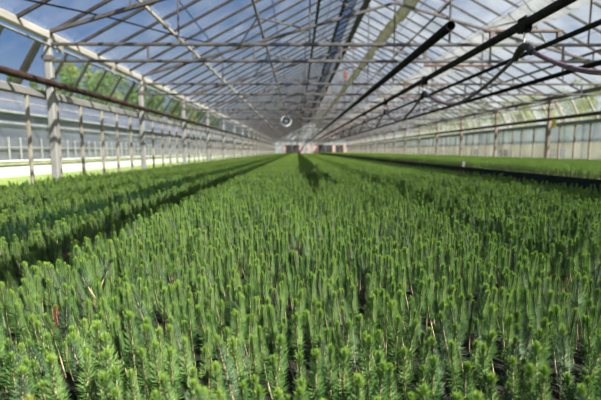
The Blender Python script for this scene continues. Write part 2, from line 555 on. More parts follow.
def make_post(mat, sgn):
    rt = empty('steel_post', (0, 0, 0))
    b = MB(); b.bar((0, 0, 0), (0, 0, EAVE + .06), .12, .10); b.build('shaft', mat, rt)
    b = MB(); b.bar((-sgn * .03, .09, 0), (-sgn * .03, .09, PLATE), .04, .05); b.build('side_angle', M['steel_dark'], rt)
    b = MB(); b.box(-.10, .10, -.09, .09, 0, .02); b.build('base_plate', M['steel_dark'], rt)
    b = MB(); b.box(sgn * .0 - .075, .075, -.075, .075, EAVE - .40, EAVE - .33); b.build('joint_plate', M['steel_dark'], rt)
    b = MB(); b.tube([(sgn * .06, 0, EAVE - .36), (sgn * .095, 0, EAVE - .36)], .018, 6); b.build('bolt', M['steel_dark'], rt)
    return rt


for s, x, side, m in ((1, XL, 'left', 'post'), (-1, XR, 'right', 'post_right')):
    proto = None
    ys = FRAMES if side == 'left' else FRAMES[2:]
    for k, y in enumerate(ys):
        if proto is None:
            proto = make_post(M[m], s); o = proto; o.location = (x, y, 0)
        else:
            o = copy_tree(proto, (x, y, 0))
        tag(o, '%s steel post along the %s glass wall, %s from the front' % ('pale grey' if side == 'left' else 'brown', side, ORD[k]),
            'post', 'steel posts along the %s wall' % side)

# ------------------------------------------------------------------ trusses
T0, T1 = 1.44 + CAM_Z, 1.70 + CAM_Z
TS = .28


def chord_z(x):
    return EAVE + .05 + TS * (6.45 - abs(x - XC)) - .02


def make_truss():
    rt = empty('roof_truss', (XC, 0, T0))
    P = lambda x, z: (x - XC, 0, z - T0)
    B = lambda nm, a, bb, w, h, m='steel': one('bar', a, bb, w, h).build(nm, M[m], rt)
    B('bottom_tie', P(XL, T0), P(XR, T0), .045, .045)
    B('upper_tie', P(XL, T1), P(XR, T1), .05, .05)
    B('top_chord', P(XL, chord_z(XL)), P(XC, chord_z(XC)), .055, .065)
    B('top_chord', P(XR, chord_z(XR)), P(XC, chord_z(XC)), .055, .065)
    for x in (-1.0, 5.9):
        s = 1 if x < XC else -1
        zt = roof_z(x) - .09
        B('purlin_strut', P(x - s * .52, chord_z(x - s * .52)), P(x, zt), .05, .04, 'post')  # paler steel: sunlight on this strut put into its colour
        B('purlin_strut', P(x, zt), P(x + s * 1.2, chord_z(x + s * 1.2)), .04, .04, 'steel_dark')  # darker steel: the unlit strut's shade put into its colour
    for x in (-2.64, 7.54):
        B('purlin_strut', P(x, chord_z(x)), P(x, roof_z(x) - .09), .035, .035)
    for x in (.59, 4.31):
        s = 1 if x < XC else -1
        B('purlin_strut', P(x, roof_z(x) - .09), P(x + s * .9, chord_z(x + s * .9)), .035, .035)
    B('king_post', P(XC, T1), P(XC, RIDGE - .06), .035, .035)
    for x in (-1.9, .2, 4.7, 6.8):
        B('web_rod', P(x, T1), P(x, chord_z(x)), .025, .025)
    for x in (-2.4, -.7, .7, 2.05, 3.12, 4.3, 5.7, 7.3):
        B('tie_spacer', P(x, T0), P(x, T1), .03, .03)
    return rt


proto = None
for k, y in enumerate(FRAMES):
    if proto is None:
        proto = make_truss(); o = proto; o.location = (XC, y, T0)
    else:
        o = copy_tree(proto, (XC, y, T0))
    tag(o, 'steel roof truss spanning the greenhouse, %s from the front' % ORD[k], 'truss', 'roof trusses across the greenhouse')

# ------------------------------------------------------------------ shade cloth rolls under the roof


def bundle(name, x, z, w, h, mat, amp, sag, y0, lab, cat, seg=.25, flat=1.0):
    b = MB(); n = 14; pts = []
    rows = int((78.2 - y0) / seg)
    for i in range(rows + 1):
        y = y0 + i * seg
        t = ((y - 6.8) / BAY) % 1.0
        sg = sag * 4 * t * (1 - t)
        pin = (1 - .38 * math.exp(-min(t, 1 - t) ** 2 / .012)) * min(1, .15 + .85 * (y - y0) / 5)
        ring = []
        for k in range(n):
            a = 2 * pi * k / n
            lump = 1 + amp * sin(3 * a + y * 2.3) * sin(y * 1.7 + k) + amp * .6 * sin(y * 5.1 + 2 * a)
            ring.append((cos(a) * w / 2 * lump * pin, y, sin(a) * h / 2 * lump * (pin * flat + 1 - flat) - sg))
        pts.append(ring)
    vs = [(px + x, py, pz + z) for rg in pts for px, py, pz in rg]
    fs = []
    for i in range(rows):
        for k in range(n):
            fs.append((i * n + k, i * n + (k + 1) % n, (i + 1) * n + (k + 1) % n, (i + 1) * n + k))
    fs += [tuple(range(n)), tuple(rows * n + k for k in range(n - 1, -1, -1))]
    b.add(vs, fs, 0, True)
    return tag(b.build(name, mat), lab, cat)


bundle('shade_roll', 3.30, 4.38 + CAM_Z, .36, .34, M['olive'], .22, .05, 1.4, 'bunched olive shade cloth hanging just right of the roof ridge', 'shade cloth')

# white shade cloth drawn flat below the right slope, sagging a little in each bay
b = MB(); seg = .25; rows = int(81 / seg); n = 12
for sgn_ in (0,):
    rings = []
    for i in range(rows + 1):
        y = -3 + i * seg
        t = ((y - 6.8) / BAY) % 1.0
        narrow = 1 - .32 * math.exp(-min(t, 1 - t) ** 2 / .006)
        ring = []
        for k in range(n + 1):
            q = k / n - .5
            x = 5.70 + q * .82 * narrow
            z = roof_z(x) - .20 - .05 * 4 * t * (1 - t) - .10 * (1 - 4 * q * q) + .012 * sin(y * 3.1 + k * 1.3)
            ring.append((x, y, z))
        rings.append(ring)
    m_ = n + 1
    vs = [p for r in rings for p in r]; o2 = len(vs)
    vs = vs + [(x, y, z + .006) for x, y, z in vs]
    fs = []
    for i in range(rows):
        for k in range(n):
            q = (i * m_ + k, i * m_ + k + 1, (i + 1) * m_ + k + 1, (i + 1) * m_ + k)
            fs.append(q); fs.append(tuple(v + o2 for v in reversed(q)))
        for k in (0, n):
            e = (i * m_ + k, (i + 1) * m_ + k)
            fs.append((e[0], e[1], e[1] + o2, e[0] + o2))
    b.add(vs, fs, 0, True)
tag(b.build('shade_sheet', M['white_cloth']), 'long white shade cloth strip under the right roof slope', 'shade cloth')

# ------------------------------------------------------------------ pipes


def pipe(name, x, z, r, y0, mat, lab, hang=None, hang_m='steel_dark', open_end=False, y1=78.4):
    rt = empty(name, (x, y0, z))
    b = MB()
    step = [0, y1 - y0]
    b.tube([(0, s, 0) for s in step], r, 14, cap=not open_end)
    if open_end:                                    # hollow cut end
        n = 14
        ring = lambda rr, yy: [(rr * cos(2 * pi * k / n), yy, rr * sin(2 * pi * k / n)) for k in range(n)]
        vs = ring(r, 0) + ring(r * .82, 0) + ring(r * .82, .5)
        fs = [(k, (k + 1) % n, n + (k + 1) % n, n + k) for k in range(n)] + [(n + k, n + (k + 1) % n, 2 * n + (k + 1) % n, 2 * n + k) for k in range(n)]
        fs.append(tuple(2 * n + k for k in range(n)))
        b.add(vs, fs)
    b.build('pipe', mat, rt)
    # couplings
    cm = one('tube', [(0, -.06, 0), (0, .06, 0)], r * 1.12, 14).mesh('coupling', mat)
    for k in range(6):
        yy = 9.0 + 6 * k - y0
        if yy > .3:
            o = link('coupling', cm, rt); o.location = (0, yy, 0)
    if hang:
        hm = one('tube', [(0, 0, r * .9), (0, 0, hang - z)], .011, 6).mesh('hanger_rod', M[hang_m])
        for y in FRAMES[:10]:
            if y > y0:
                o = link('hanger_rod', hm, rt); o.location = (0, y - y0, 0)
    tag(rt, lab, 'pipe')
    return rt


pipe('heating_pipe', 1.60, 1.30 + CAM_Z, .050, 4.55, M['pipe_black'], 'thick black pipe with an open cut end hanging from the trusses', T0, open_end=True)
pipe('rail_pipe', 2.25, RAILH, .044, .6, M['pipe_grey'], 'dark grey rail pipe carrying the purple hose loops')
pipe('rail_pipe', 3.03, RAILH + .03, .030, .6, M['pipe_grey'], 'dark rail pipe to the right of the hose, under the cross bars')
pipe('heating_pipe', 4.31, RAILH, .040, .6, M['pipe_black'], 'black pipe hanging right of the two rail pipes', T0)
p = pipe('wall_pipe', -3.83, 1.045 + CAM_Z, .052, 1.0, M['pipe_rust'], 'rusty dark pipe running along the left posts')
bm_ = one('box', -.14, .03, -.02, .02, -.07, -.052).mesh('bracket', M['steel_dark'])
for y in FRAMES[:9]:
    o = link('bracket', bm_, p); o.location = (0, y - 1.0, 0)
p = pipe('wall_pipe', 8.72, 1.09 + CAM_Z, .06, 1.0, M['pipe_rust'], 'dark pipe running along the right posts with yellow cards')
bm_ = one('box', -.03, .14, -.02, .02, -.07, -.05).mesh('bracket', M['steel_dark'])
for y in FRAMES[2:11]:
    o = link('bracket', bm_, p); o.location = (0, y - 1.0, 0)

# hangers of the two rails at each truss, and spreaders between them
BARZ = 1.375 + CAM_Z


def make_hanger():
    rt = empty('rail_hanger', (2.6, 0, BARZ))
    for x in (-.52, .52):
        one('bar', (x, 0, 0), (x, 0, T0 - BARZ + .26), .03, .03).build('hanger_rod', M['steel_dark'], rt)
    one('bar', (-.55, 0, 0), (.55, 0, 0), .035, .035).build('cross_bar', M['rust_bar'], rt)
    for x, dz in ((-.35, -.115), (.43, -.09)):
        one('tube', [(x, 0, -.01), (x, 0, dz)], .022, 8).build('hook', M['steel_dark'], rt)
    return rt


def make_spreader():
    rt = empty('rail_spreader', (2.64, 0, BARZ))
    one('bar', (-.47, 0, 0), (.43, 0, 0), .04, .03).build('cross_bar', M['rust_bar'], rt)
    for x, dz in ((-.39, -.10), (.39, -.07)):
        one('box', x - .025, x + .025, -.02, .02, dz, -.012).build('clamp', M['steel_dark'], rt)
    return rt


ph = make_hanger(); ps = make_spreader()
for k, y in enumerate(FRAMES[:14]):
    o = ph if k == 0 else copy_tree(ph, (2.6, y, BARZ))
    o.location = (2.6, y, BARZ)
    tag(o, 'rod hanger with cross bar holding both rail pipes, %s from the front' % ORD[k], 'pipe hanger', 'hangers of the rail pipes')
for k in range(14):
    y = 5.03 + BAY * k
    o = ps if k == 0 else copy_tree(ps, (2.64, y, BARZ))
    o.location = (2.64, y, BARZ)
    tag(o, 'rusty cross bar clamped between the rail pipes, %s from the front' % ORD[k], 'cross bar', 'cross bars between the rail pipes')

# hose in loops, hung on small trolleys running on the rail pipe
TROL = [1.01 + 3.3 * k for k in range(18)]
SADZ = 1.02 + CAM_Z
HX = 2.25
pts = []
for k in range(17):
    y0, y1 = TROL[k], TROL[k + 1]
    sag = .50 if k == 0 else .36
    for i in range(16):
        t = i / 16
        s = 4 * t * (1 - t)
        s = s ** 1.25 if k else s ** 1.1
        pts.append((HX + .02 * sin(3 * t * pi + k), y0 + (y1 - y0) * t, SADZ - sag * s))
pts.append((HX, TROL[17], SADZ))
b = MB(); b.tube(pts, .021, 10)
tag(b.build('irrigation_hose', M['hose']), 'purple-brown hose hanging in loops below the rail pipe', 'hose')


def make_trolley():
    rt = empty('hose_trolley', (HX, 0, RAILH))
    for y in (-.05, .05):
        one('tube', [(-.022, y, .048), (.022, y, .048)], .020, 12).build('wheel', M['rubber'], rt)
    b = MB(); b.box(-.036, -.028, -.075, .075, -.075, .06); b.box(.028, .036, -.075, .075, -.075, .06); b.box(-.036, .036, -.06, .06, -.085, -.05)
    b.build('carriage', M['pipe_black'], rt)
    one('tube', [(0, 0, -.08), (0, 0, SADZ - RAILH + .03)], .009, 8).build('link', M['tag'], rt)
    b = MB()
    b.tube([(0, -.16 + .32 * i / 10, SADZ - RAILH + .016 - .10 * (abs(i - 5) / 5) ** 2) for i in range(11)], .034, 10)
    b.build('saddle', M['rubber'], rt)
    return rt


pt = make_trolley()
for k, y in enumerate(TROL[1:13]):
    o = pt if k == 0 else copy_tree(pt, (HX, y, RAILH))
    o.location = (HX, y, RAILH)
    tag(o, 'small black trolley on the rail pipe holding the hose, %s from the front' % ORD[k], 'trolley', 'hose trolleys on the rail pipe')

# ------------------------------------------------------------------ fans, cards, tags, hoist


def make_fan():
    rt = empty('circulation_fan', (-.5, 0, 1.31 + CAM_Z))
    b = MB(); n = 28; vs = []
    for rr, y in ((.21, -.09), (.235, -.09), (.235, .09), (.19, .09), (.185, 0)):
        vs += [(rr * cos(2 * pi * k / n), y, rr * sin(2 * pi * k / n)) for k in range(n)]
    fs = []
    for j in range(5):
        j2 = (j + 1) % 5
        for k in range(n):
            fs.append((j * n + k, j * n + (k + 1) % n, j2 * n + (k + 1) % n, j2 * n + k))
    b.add(vs, fs, 0, True); b.build('housing', M['white_paint'], rt)
    one('tube', [(0, -.05, 0), (0, .07, 0)], .05, 14).build('motor', M['white_paint'], rt)
    for q in range(4):
        a = q * pi / 2 + .3
        b = MB()
        d = Vector((cos(a), 0, sin(a))); t = Vector((-sin(a), 0, cos(a)))
        v = []
        for rr, w, tw in ((.045, .03, .03), (.11, .05, .025), (.175, .055, .015)):
            v += [d * rr + t * w + Vector((0, tw, 0)), d * rr - t * w - Vector((0, tw, 0))]
        v2 = [p + Vector((0, .006, 0)) for p in v]
        b.add(v + v2, [(0, 1, 3, 2), (2, 3, 5, 4), (8, 9, 7, 6), (10, 11, 9, 8), (0, 2, 8, 6), (2, 4, 10, 8), (1, 7, 9, 3), (3, 9, 11, 5), (4, 5, 11, 10), (0, 6, 7, 1)])
        b.build('blade', M['fan_dark'], rt)
    for x in (-.1, .1):
        one('tube', [(x, 0, .21), (x, 0, T0 - 1.31 - CAM_Z + .26)], .008, 6).build('suspension_rod', M['steel'], rt)
    return rt


pf = make_fan()
for k, y in enumerate((18.9, 38.9, 58.9)):
    o = pf if k == 0 else copy_tree(pf, (-.5, y, 1.31 + CAM_Z))
    o.location = (-.5, y, 1.31 + CAM_Z)
    tag(o, 'round white fan hanging below a roof truss, %s from the front' % ORD[k], 'fan', 'circulation fans under the trusses')

for y, lab in ((14.3, 'yellow sticky card hanging on the right wall pipe beside the nearest brown post'),
               (26.6, 'smaller yellow sticky card farther along the right wall pipe')):
    rt = empty('sticky_card', (8.645, y, 1.0 + CAM_Z))
    one('box', -.004, .004, -.11, .11, -.20, .06).build('card', M['yellow'], rt)
    one('tube', [(0, 0, .05), (.03, 0, .15)], .005, 6).build('wire_hook', M['steel_dark'], rt)
    tag(rt, lab, 'sticky card', 'yellow cards on the right wall pipe')

for x, y, z, lab in ((3.80, 9.6, FBZ, 'pale plant tag stuck in the front edge of the raised right bed'),
                     (3.80, 31.5, FBZ, 'small pale plant tag far along the edge of the raised bed')):
    b = MB(); b.add([(-.008, -.002, 0), (.008, -.002, 0), (.03, -.002, .10), (.03, -.002, .215), (-.03, -.002, .215), (-.03, -.002, .10),
                     (-.008, .002, 0), (.008, .002, 0), (.03, .002, .10), (.03, .002, .215), (-.03, .002, .215), (-.03, .002, .10)],
                    [(0, 1, 2, 3, 4, 5), (11, 10, 9, 8, 7, 6)] + [(k, k + 6, (k + 1) % 6 + 6, (k + 1) % 6) for k in range(6)])
    o = b.build('plant_tag', M['tag']); o.location = (x, y, z - .01)
    tag(o, lab, 'plant tag', 'plant tags in the raised bed')

rt = empty('vent_hoist', (2.1, 18.8, T1))
one('tube', [(0, 0, 0.02), (0, 0, RIDGE - T1 - .25)], .012, 6).build('pull_chain', M['pipe_black'], rt)
one('box', -.06, .06, -.07, .07, 1.45, 1.72).build('gear_box', M['red'], rt)
tag(rt, 'small orange-red gear box on a chain below the ridge', 'hoist')

# drive chains along the two dark purlins: knotted look close to the ridge
for x, lab in ((.62, 'dark toothed drive rod left of the ridge, lower one'), (1.48, 'dark toothed drive rod left of the ridge, upper one')):
    b = MB()
    z = roof_z(x) - .16
    b.tube([(x, Y_START + 1, z), (x, 62, z)], .016, 8)
    for k in range(100):
        y = 6 + .32 * k
        b.tube([(x, y - .035, z), (x, y + .035, z)], .030, 8)
    tag(b.build('drive_rod', M['pipe_black']), lab, 'drive rod', 'vent drive rods under the roof')

# ------------------------------------------------------------------ neighbours outside


def neighbour_left():
    X0 = -7.7
    rt = empty('neighbour_greenhouse', (X0, 0, 0))
    one('box', -.04, .04, 2, 110, -.01, .25).build('white_skirt', M['white_skirt'], rt)
    one('box', -.10, -.06, 2, 110, .25, 1.05).build('lower_glazing', M['neighbour_glass'], rt)
    one('box', -.10, -.06, 2, 110, 1.05, 1.70).build('upper_glazing', M['neighbour_roof'], rt)
    one('bar', (0, 2, .41), (0, 110, .41), .06, .045).build('low_rail', M['white_skirt'], rt)
    one('bar', (0, 2, .33), (0, 110, .33), .05, .05).build('plant_shelf', M['leaf_strip'], rt)
    one('bar', (0, 2, .78), (0, 110, .78), .04, .025).build('middle_rail', M['neighbour_frame'], rt)
    one('bar', (.0, 2, 1.43), (0, 110, 1.43), .05, .035).build('upper_rail', M['neighbour_frame'], rt)
    one('bar', (.02, 2, 1.72), (.02, 110, 1.72), .10, .06).build('gutter', M['neighbour_frame'], rt)
    me = one('bar', (0, 0, .41), (0, 0, 1.05), .035, .03).mesh('upright', M['neighbour_frame'])
    for k in range(95):
        o = link('upright', me, rt); o.location = (0, 8 + .48 * k, 0)
    b = MB()
    vs = [(0, 2, 1.72), (-5.8, 2, 3.72), (-5.8, 110, 3.72), (0, 110, 1.72)]
    vs += [(x, y, z - .05) for x, y, z in vs]
    b.add(vs, [(0, 1, 2, 3), (7, 6, 5, 4), (0, 4, 5, 1), (1, 5, 6, 2), (2, 6, 7, 3), (3, 7, 4, 0)])
    b.build('roof', M['neighbour_roof'], rt)
    for t in (.28, .62):
        one('bar', (-5.8 * t, 2, 1.72 + 2 * t + .02), (-5.8 * t, 110, 1.72 + 2 * t + .02), .10, .04).build('roof_rail', M['neighbour_frame'], rt)
    tag(rt, 'pale neighbouring greenhouse with white skirting seen through the left wall', 'greenhouse')


def neighbour_right():
    X0 = 14.5
    rt = empty('neighbour_greenhouse', (X0, 0, 0))
    rnd = random.Random(5)
    y = 8
    one('box', .06, .12, 6, 120, -.01, 1.12).build('ochre_skirt', M['ochre'], rt)
    one('box', .06, .12, 6, 120, 1.12, 2.2).build('sheeting', M['blue_sheet'], rt)
    one('bar', (0.02, 6, 1.13), (0.02, 120, 1.13), .06, .05).build('rail', M['neighbour_frame'], rt)
    me = one('bar', (0, 0, 0), (0, 0, 2.2), .07, .06).mesh('upright', M['neighbour_frame'])
    for k in range(50):
        o = link('upright', me, rt); o.location = (0, 8 + 1.5 * k, 0)
    for k in range(10):
        y = 16 + 6.3 * k + rnd.uniform(-1, 1)
        one('box', -.02, .04, y, y + rnd.uniform(.9, 1.8), .35, .8).build('opening', M['dark_door'], rt)
    one('bar', (0, 6, 2.2), (0, 120, 2.2), .1, .08).build('gutter', M['neighbour_frame'], rt)
    tag(rt, 'neighbouring greenhouse with blue sheeting and ochre base beyond the right wall', 'greenhouse')


neighbour_left(); neighbour_right()

# ------------------------------------------------------------------ trees


def make_tree(seed, conifer, mat):
    rnd = random.Random(seed)
    b = MB(); b.tube([(0, 0, -.05), (.03, .02, 1.5), (-.02, .05, 4.2)], .16, 8, radii=[.2, .15, .06])
    for k in range(7):
        a = rnd.uniform(0, 2 * pi); z = 1.6 + .35 * k
        b.tube([(0, .02, z), (cos(a) * 1.0, sin(a) * 1.0, z + .9)], .04, 5, radii=[.05, .015])
    trunk = b.mesh('trunk', M['bark'])
    c = MB()
    clumps = []
    if conifer:
        for k in range(26):
            z = 1.0 + 6.4 * k / 26
            R = 1.5 * (1 - k / 27) + .1
            for q in range(4):
                a = rnd.uniform(0, 2 * pi)
                clumps.append((Vector((cos(a) * R * .6, sin(a) * R * .6, z)), R * .5 + .12))
    else:
        for k in range(46):
            u, v = rnd.uniform(0, 2 * pi), rnd.uniform(-1, 1)
            r = rnd.uniform(.45, 1) ** .5
            s = sqrt(1 - v * v)
            clumps.append((Vector((cos(u) * s * 1.9 * r, sin(u) * s * 1.9 * r, 4.1 + v * 2.4 * r)), rnd.uniform(.4, .75)))
    for p, R in clumps:
        for q in range(70):
            d = Vector((rnd.gauss(0, 1), rnd.gauss(0, 1), rnd.gauss(0, 1))).normalized() * R * rnd.uniform(.5, 1)
            o = p + d
            t = Vector((rnd.gauss(0, 1), rnd.gauss(0, 1), rnd.gauss(0, .6))).normalized() * .13
            w = t.cross(d.normalized()).normalized() * .05 if t.cross(d).length > 1e-4 else Vector((.05, 0, 0))
            c.add([o - t, o + w, o + t, o - w], [(0, 1, 2, 3)])
    crown = c.mesh('crown', mat)
    return trunk, crown


KINDS = [make_tree(1, False, M['tree_leaf']), make_tree(2, False, M['tree_leaf_yellow']), make_tree(3, True, M['tree_leaf'])]


def tree(x, y, k, s, label, grp):
    rt = empty('garden_tree', (x, y, -.02))
    link('trunk', KINDS[k][0], rt); link('crown', KINDS[k][1], rt)
    s *= 1.62 if x < 0 else 1.25
    rt.scale = (s, s, s); rt.rotation_euler.z = x * 3.1 + y
    tag(rt, label, 'tree', grp)


LT = [(-21.5, 32.6, 2, .535), (-22, 36.2, 2, .56), (-21, 43.5, 0, .86), (-25, 49, 1, 1.04), (-21, 50.5, 0, .90), (-20.5, 57, 0, .84), (-26, 60, 1, 1.12), (-21, 64, 0, .92),
      (-20, 71, 2, .88), (-26, 74, 0, 1.1), (-21, 78, 1, .9), (-20, 86, 0, .95), (-21, 95, 0, 1.0)]
LT.sort(key=lambda t: t[1])
for k, (x, y, kd, s) in enumerate(LT):
    tree(x, y, kd, s, '%s beyond the left greenhouse roof, %s from the front' % (('broad green tree', 'yellowish green tree', 'pointed conifer')[kd], ORD[k]), 'trees beyond the left neighbour')
RT = [(24, 33.5, 1, .78), (25, 38, 0, .84), (24, 43, 1, .80), (25, 49, 1, .86), (24, 56, 0, .9), (25, 63, 1, .9), (24, 71, 0, .9), (25, 80, 1, 1.0), (24, 90, 0, 1.0)]
for k, (x, y, kd, s) in enumerate(RT):
    tree(x, y, kd, s, '%s beyond the right greenhouse wall, %s from the front' % (('round green tree', 'yellow-green tree')[kd], ORD[k]), 'trees beyond the right wall')

# ------------------------------------------------------------------ seedlings


def needle(mb, o, d, L, w, mi, lod, curl=.35):
    """One needle from o along d, bending up at its tip."""
    d = d.normalized()
    up = Vector((0, 0, 1))
    s = d.cross(up)
    if s.length < 1e-3:
        s = Vector((1, 0, 0))
    s.normalize()
    t = s.cross(d)
    e = (d + up * curl).normalized()
    if lod == 0:
        p1 = o + d * L * .55
        p2 = p1 + e * L * .45
        h = w * .35
        vs = [o - s * w * .4, o + s * w * .4, o + t * h, p1 - s * w * .5, p1 + s * w * .5, p1 + t * h, p2]
        mb.add(vs, [(0, 1, 4, 3), (1, 2, 5, 4), (2, 0, 3, 5), (3, 4, 6), (4, 5, 6), (5, 3, 6)], mi)
    else:
        p1 = o + (d + e).normalized() * L
        mb.add([o - s * w * .5, o + s * w * .5, p1 + t * w * .2], [(0, 1, 2)], mi)


def grow(rnd, H, lean, bend, lod, stem, ndl, tip, mi=(0, 1, 2, 3), off=(0, 0, 0), side=False, dens=1.0, bare=0.0):
    off = Vector(off)
    ang = rnd.uniform(0, 2 * pi)
    bx = rnd.uniform(-bend, bend); by = rnd.uniform(-bend, bend)

    def P(t):
        return off + Vector((lean[0] * t + bx * sin(t * pi), lean[1] * t + by * sin(t * pi), H * t))
    ns = 7 if lod == 0 else 2
    ts = [i / ns * .965 for i in range(ns + 1)]
    stem.tube([P(t) for t in ts], .002, 6 if lod == 0 else 3, mi[0], cap=False,
              radii=[(.0028 - .0012 * t) * (1 if lod == 0 else 1.0 if lod == 1 else 1.1) for t in ts])
    N = {0: 150, 1: 42, 2: 14}[lod] * dens
    W = {0: .0017, 1: .0036, 2: .0075}[lod]
    n = int(N)
    for i in range(n):
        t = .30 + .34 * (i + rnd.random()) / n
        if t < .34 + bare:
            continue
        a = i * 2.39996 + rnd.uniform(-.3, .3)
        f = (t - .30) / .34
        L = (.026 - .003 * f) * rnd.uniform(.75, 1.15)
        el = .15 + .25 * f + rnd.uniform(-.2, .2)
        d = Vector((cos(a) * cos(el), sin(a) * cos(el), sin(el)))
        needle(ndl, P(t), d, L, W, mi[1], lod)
    ms = int({0: 210, 1: 74, 2: 30}[lod] * dens)          # paler needles on the upper part of the shoot
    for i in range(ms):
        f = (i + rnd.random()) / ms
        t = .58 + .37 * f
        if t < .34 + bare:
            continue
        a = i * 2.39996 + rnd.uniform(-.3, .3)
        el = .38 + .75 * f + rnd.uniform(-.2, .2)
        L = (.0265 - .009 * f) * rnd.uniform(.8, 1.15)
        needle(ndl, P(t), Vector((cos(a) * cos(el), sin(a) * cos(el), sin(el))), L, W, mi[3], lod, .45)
    nt_ = int({0: 40, 1: 18, 2: 9}[lod])
    for i in range(nt_):
        a = i * 2.39996
        f = i / nt_
        el = .55 + .95 * f + rnd.uniform(-.15, .15)
        t = .93 + .04 * f
        L = (.0165 - .004 * f) * rnd.uniform(.85, 1.15)
        d = Vector((cos(a) * cos(el), sin(a) * cos(el), sin(el)))
        needle(tip, P(t), d, L, W * 1.0, mi[2], lod, .3)
    return P


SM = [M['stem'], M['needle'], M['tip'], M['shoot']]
rnd = random.Random(11)
VARS = []       # (stem mesh, needle mesh, tip mesh, height)
NV = 14
for k in range(NV):
    st, nd, tp = MB(), MB(), MB()
    H = rnd.uniform(.18, .24)
    if k < 3:
        lean = (rnd.uniform(-.012, .012), rnd.uniform(-.012, .012))
    else:
        lean = (rnd.uniform(-.05, .03), rnd.uniform(-.04, .03))
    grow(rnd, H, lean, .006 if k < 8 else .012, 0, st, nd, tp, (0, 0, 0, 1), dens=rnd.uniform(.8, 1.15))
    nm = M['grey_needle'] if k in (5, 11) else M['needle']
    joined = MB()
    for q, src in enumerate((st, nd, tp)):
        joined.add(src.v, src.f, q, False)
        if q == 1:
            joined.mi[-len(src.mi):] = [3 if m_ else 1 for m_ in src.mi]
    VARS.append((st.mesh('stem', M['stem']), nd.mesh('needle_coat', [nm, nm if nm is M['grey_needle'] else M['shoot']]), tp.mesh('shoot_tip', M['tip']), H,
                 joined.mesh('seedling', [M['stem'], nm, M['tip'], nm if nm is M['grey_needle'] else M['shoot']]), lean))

# a forked one with bare pale stems and one with dead reddish needles
fs_, fn_, ft_, fu_ = MB(), MB(), MB(), MB()
fs_.tube([(0, 0, 0), (.003, 0, .06), (.0, 0, .135)], .003, 8, 0, cap=False, radii=[.0034, .0032, .003])
grow(rnd, .105, (.045, .0), .004, 0, fs_, fn_, ft_, (0, 0, 0, 1), off=(0, 0, .132), dens=.45, bare=.2)
grow(rnd, .085, (-.035, -.01), .004, 0, fs_, fn_, fu_, (0, 0, 0, 1), off=(0, 0, .132), dens=.45, bare=.1)
FORK = (fs_.mesh('stem', M['stem']), fn_.mesh('needle_coat', [M['grey_needle'], M['grey_needle']]), ft_.mesh('shoot_tip', M['needle']), fu_.mesh('shoot_tip', M['needle']))
bs_, bn_, bt_ = MB(), MB(), MB()
grow(rnd, .185, (-.02, -.02), .01, 0, bs_, bn_, bt_, (0, 0, 0, 1), dens=.7)
BROWN = (bs_.mesh('stem', M['stem']), bn_.mesh('needle_coat', [M['brown_needle'], M['brown_needle']]), bt_.mesh('shoot_tip', M['tip']))


def bed_noise(x, y):
    return (sin(x * 2.1 + 1.3 * sin(y * 1.1)) * sin(y * 1.7 + x * .6) * .5 + sin(x * 5.3 + y * 3.1) * .25 + sin(y * 6.1 - x * 4.4) * .25)


PITCH_S = .0565
Y_SINGLE = 8.0
BASE = .034
cand = []
ny = int((Y_SINGLE - .42) / PITCH_S)
nx = int((NB1 - NB0) / PITCH_S)
for j in range(ny):
    for i in range(nx):
        x = NB0 + .035 + i * PITCH_S + rnd.uniform(-.017, .017)
        y = .42 + j * PITCH_S + rnd.uniform(-.017, .017) + (.028 if i % 2 else 0)
        if y > Y_SINGLE - .02 or abs(x) > .74 * y + .75:
            continue
        if rnd.random() < .04:
            continue
        sc = 1.0 + .10 * bed_noise(x, y) + rnd.uniform(-.17, .15)
        if rnd.random() < .10:
            sc *= .84
        v = rnd.randrange(NV)
        cand.append([x, y, sc, v, rnd.uniform(-.5, .5) if v >= 3 else rnd.uniform(0, 2 * pi)])

vis = []
for c in cand:
    H = VARS[c[3]][3]
    p = project((c[0] + VARS[c[3]][5][0], c[1], BASE + H * c[2]))
    if p and -4 < p[0] < 605 and p[1] < 402:
        vis.append((p[2], p[0], p[1], c))
vis.sort(key=lambda t: t[0])
chosen = vis[:300]
ids = {id(t[3]) for t in chosen}


def nearest(px, py):
    return min(chosen, key=lambda t: (t[1] - px) ** 2 + (t[2] - py) ** 2)


special = {id(nearest(74, 270)[3]): ('fork', 'forked seedling with bare pale V-shaped stem at the lower left of the bed'),
           id(nearest(58, 300)[3]): ('brown', 'short seedling with reddish brown dead needles just below the forked one'),
           id(nearest(6, 384)[3]): ('brown', 'seedling with orange-brown needles at the very front left corner')}
front = sorted([t for t in chosen if t[2] > 366 and id(t[3]) not in special], key=lambda t: t[1])[:20]
for k, t in enumerate(front):
    special[id(t[3])] = (None, 'large green spruce seedling at the front edge of the bed, %s from the left' % ORD[k])

GEN = ['upright green spruce seedling with yellow-green tip in the sharp front of the bed',
       'leaning green spruce seedling with pale stem in the sharp front of the bed',
       'silvery green spruce seedling in the sharp front of the bed']
for d, px, py, c in chosen:
    x, y, sc, v, rz = c
    st, nd, tp = VARS[v][:3]
    lab = GEN[2] if v in (5, 11) else GEN[0] if v < 3 else GEN[1]
    if id(c) in special:
        kind, lab = special[id(c)]
        if kind == 'fork':
            st, nd, tp, tp2 = FORK; rz = .2; sc = 1.22
        elif kind == 'brown':
            st, nd, tp = BROWN
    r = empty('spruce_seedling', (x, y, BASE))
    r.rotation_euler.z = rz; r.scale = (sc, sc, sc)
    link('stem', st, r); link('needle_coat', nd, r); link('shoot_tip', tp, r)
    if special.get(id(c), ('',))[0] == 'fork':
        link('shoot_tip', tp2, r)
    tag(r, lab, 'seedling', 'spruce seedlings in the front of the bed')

# --- all the others: one object that repeats single seedlings (near) and tray-size tiles (farther away)
lib = bpy.data.collections.new('seedling_library')     # not linked to the scene


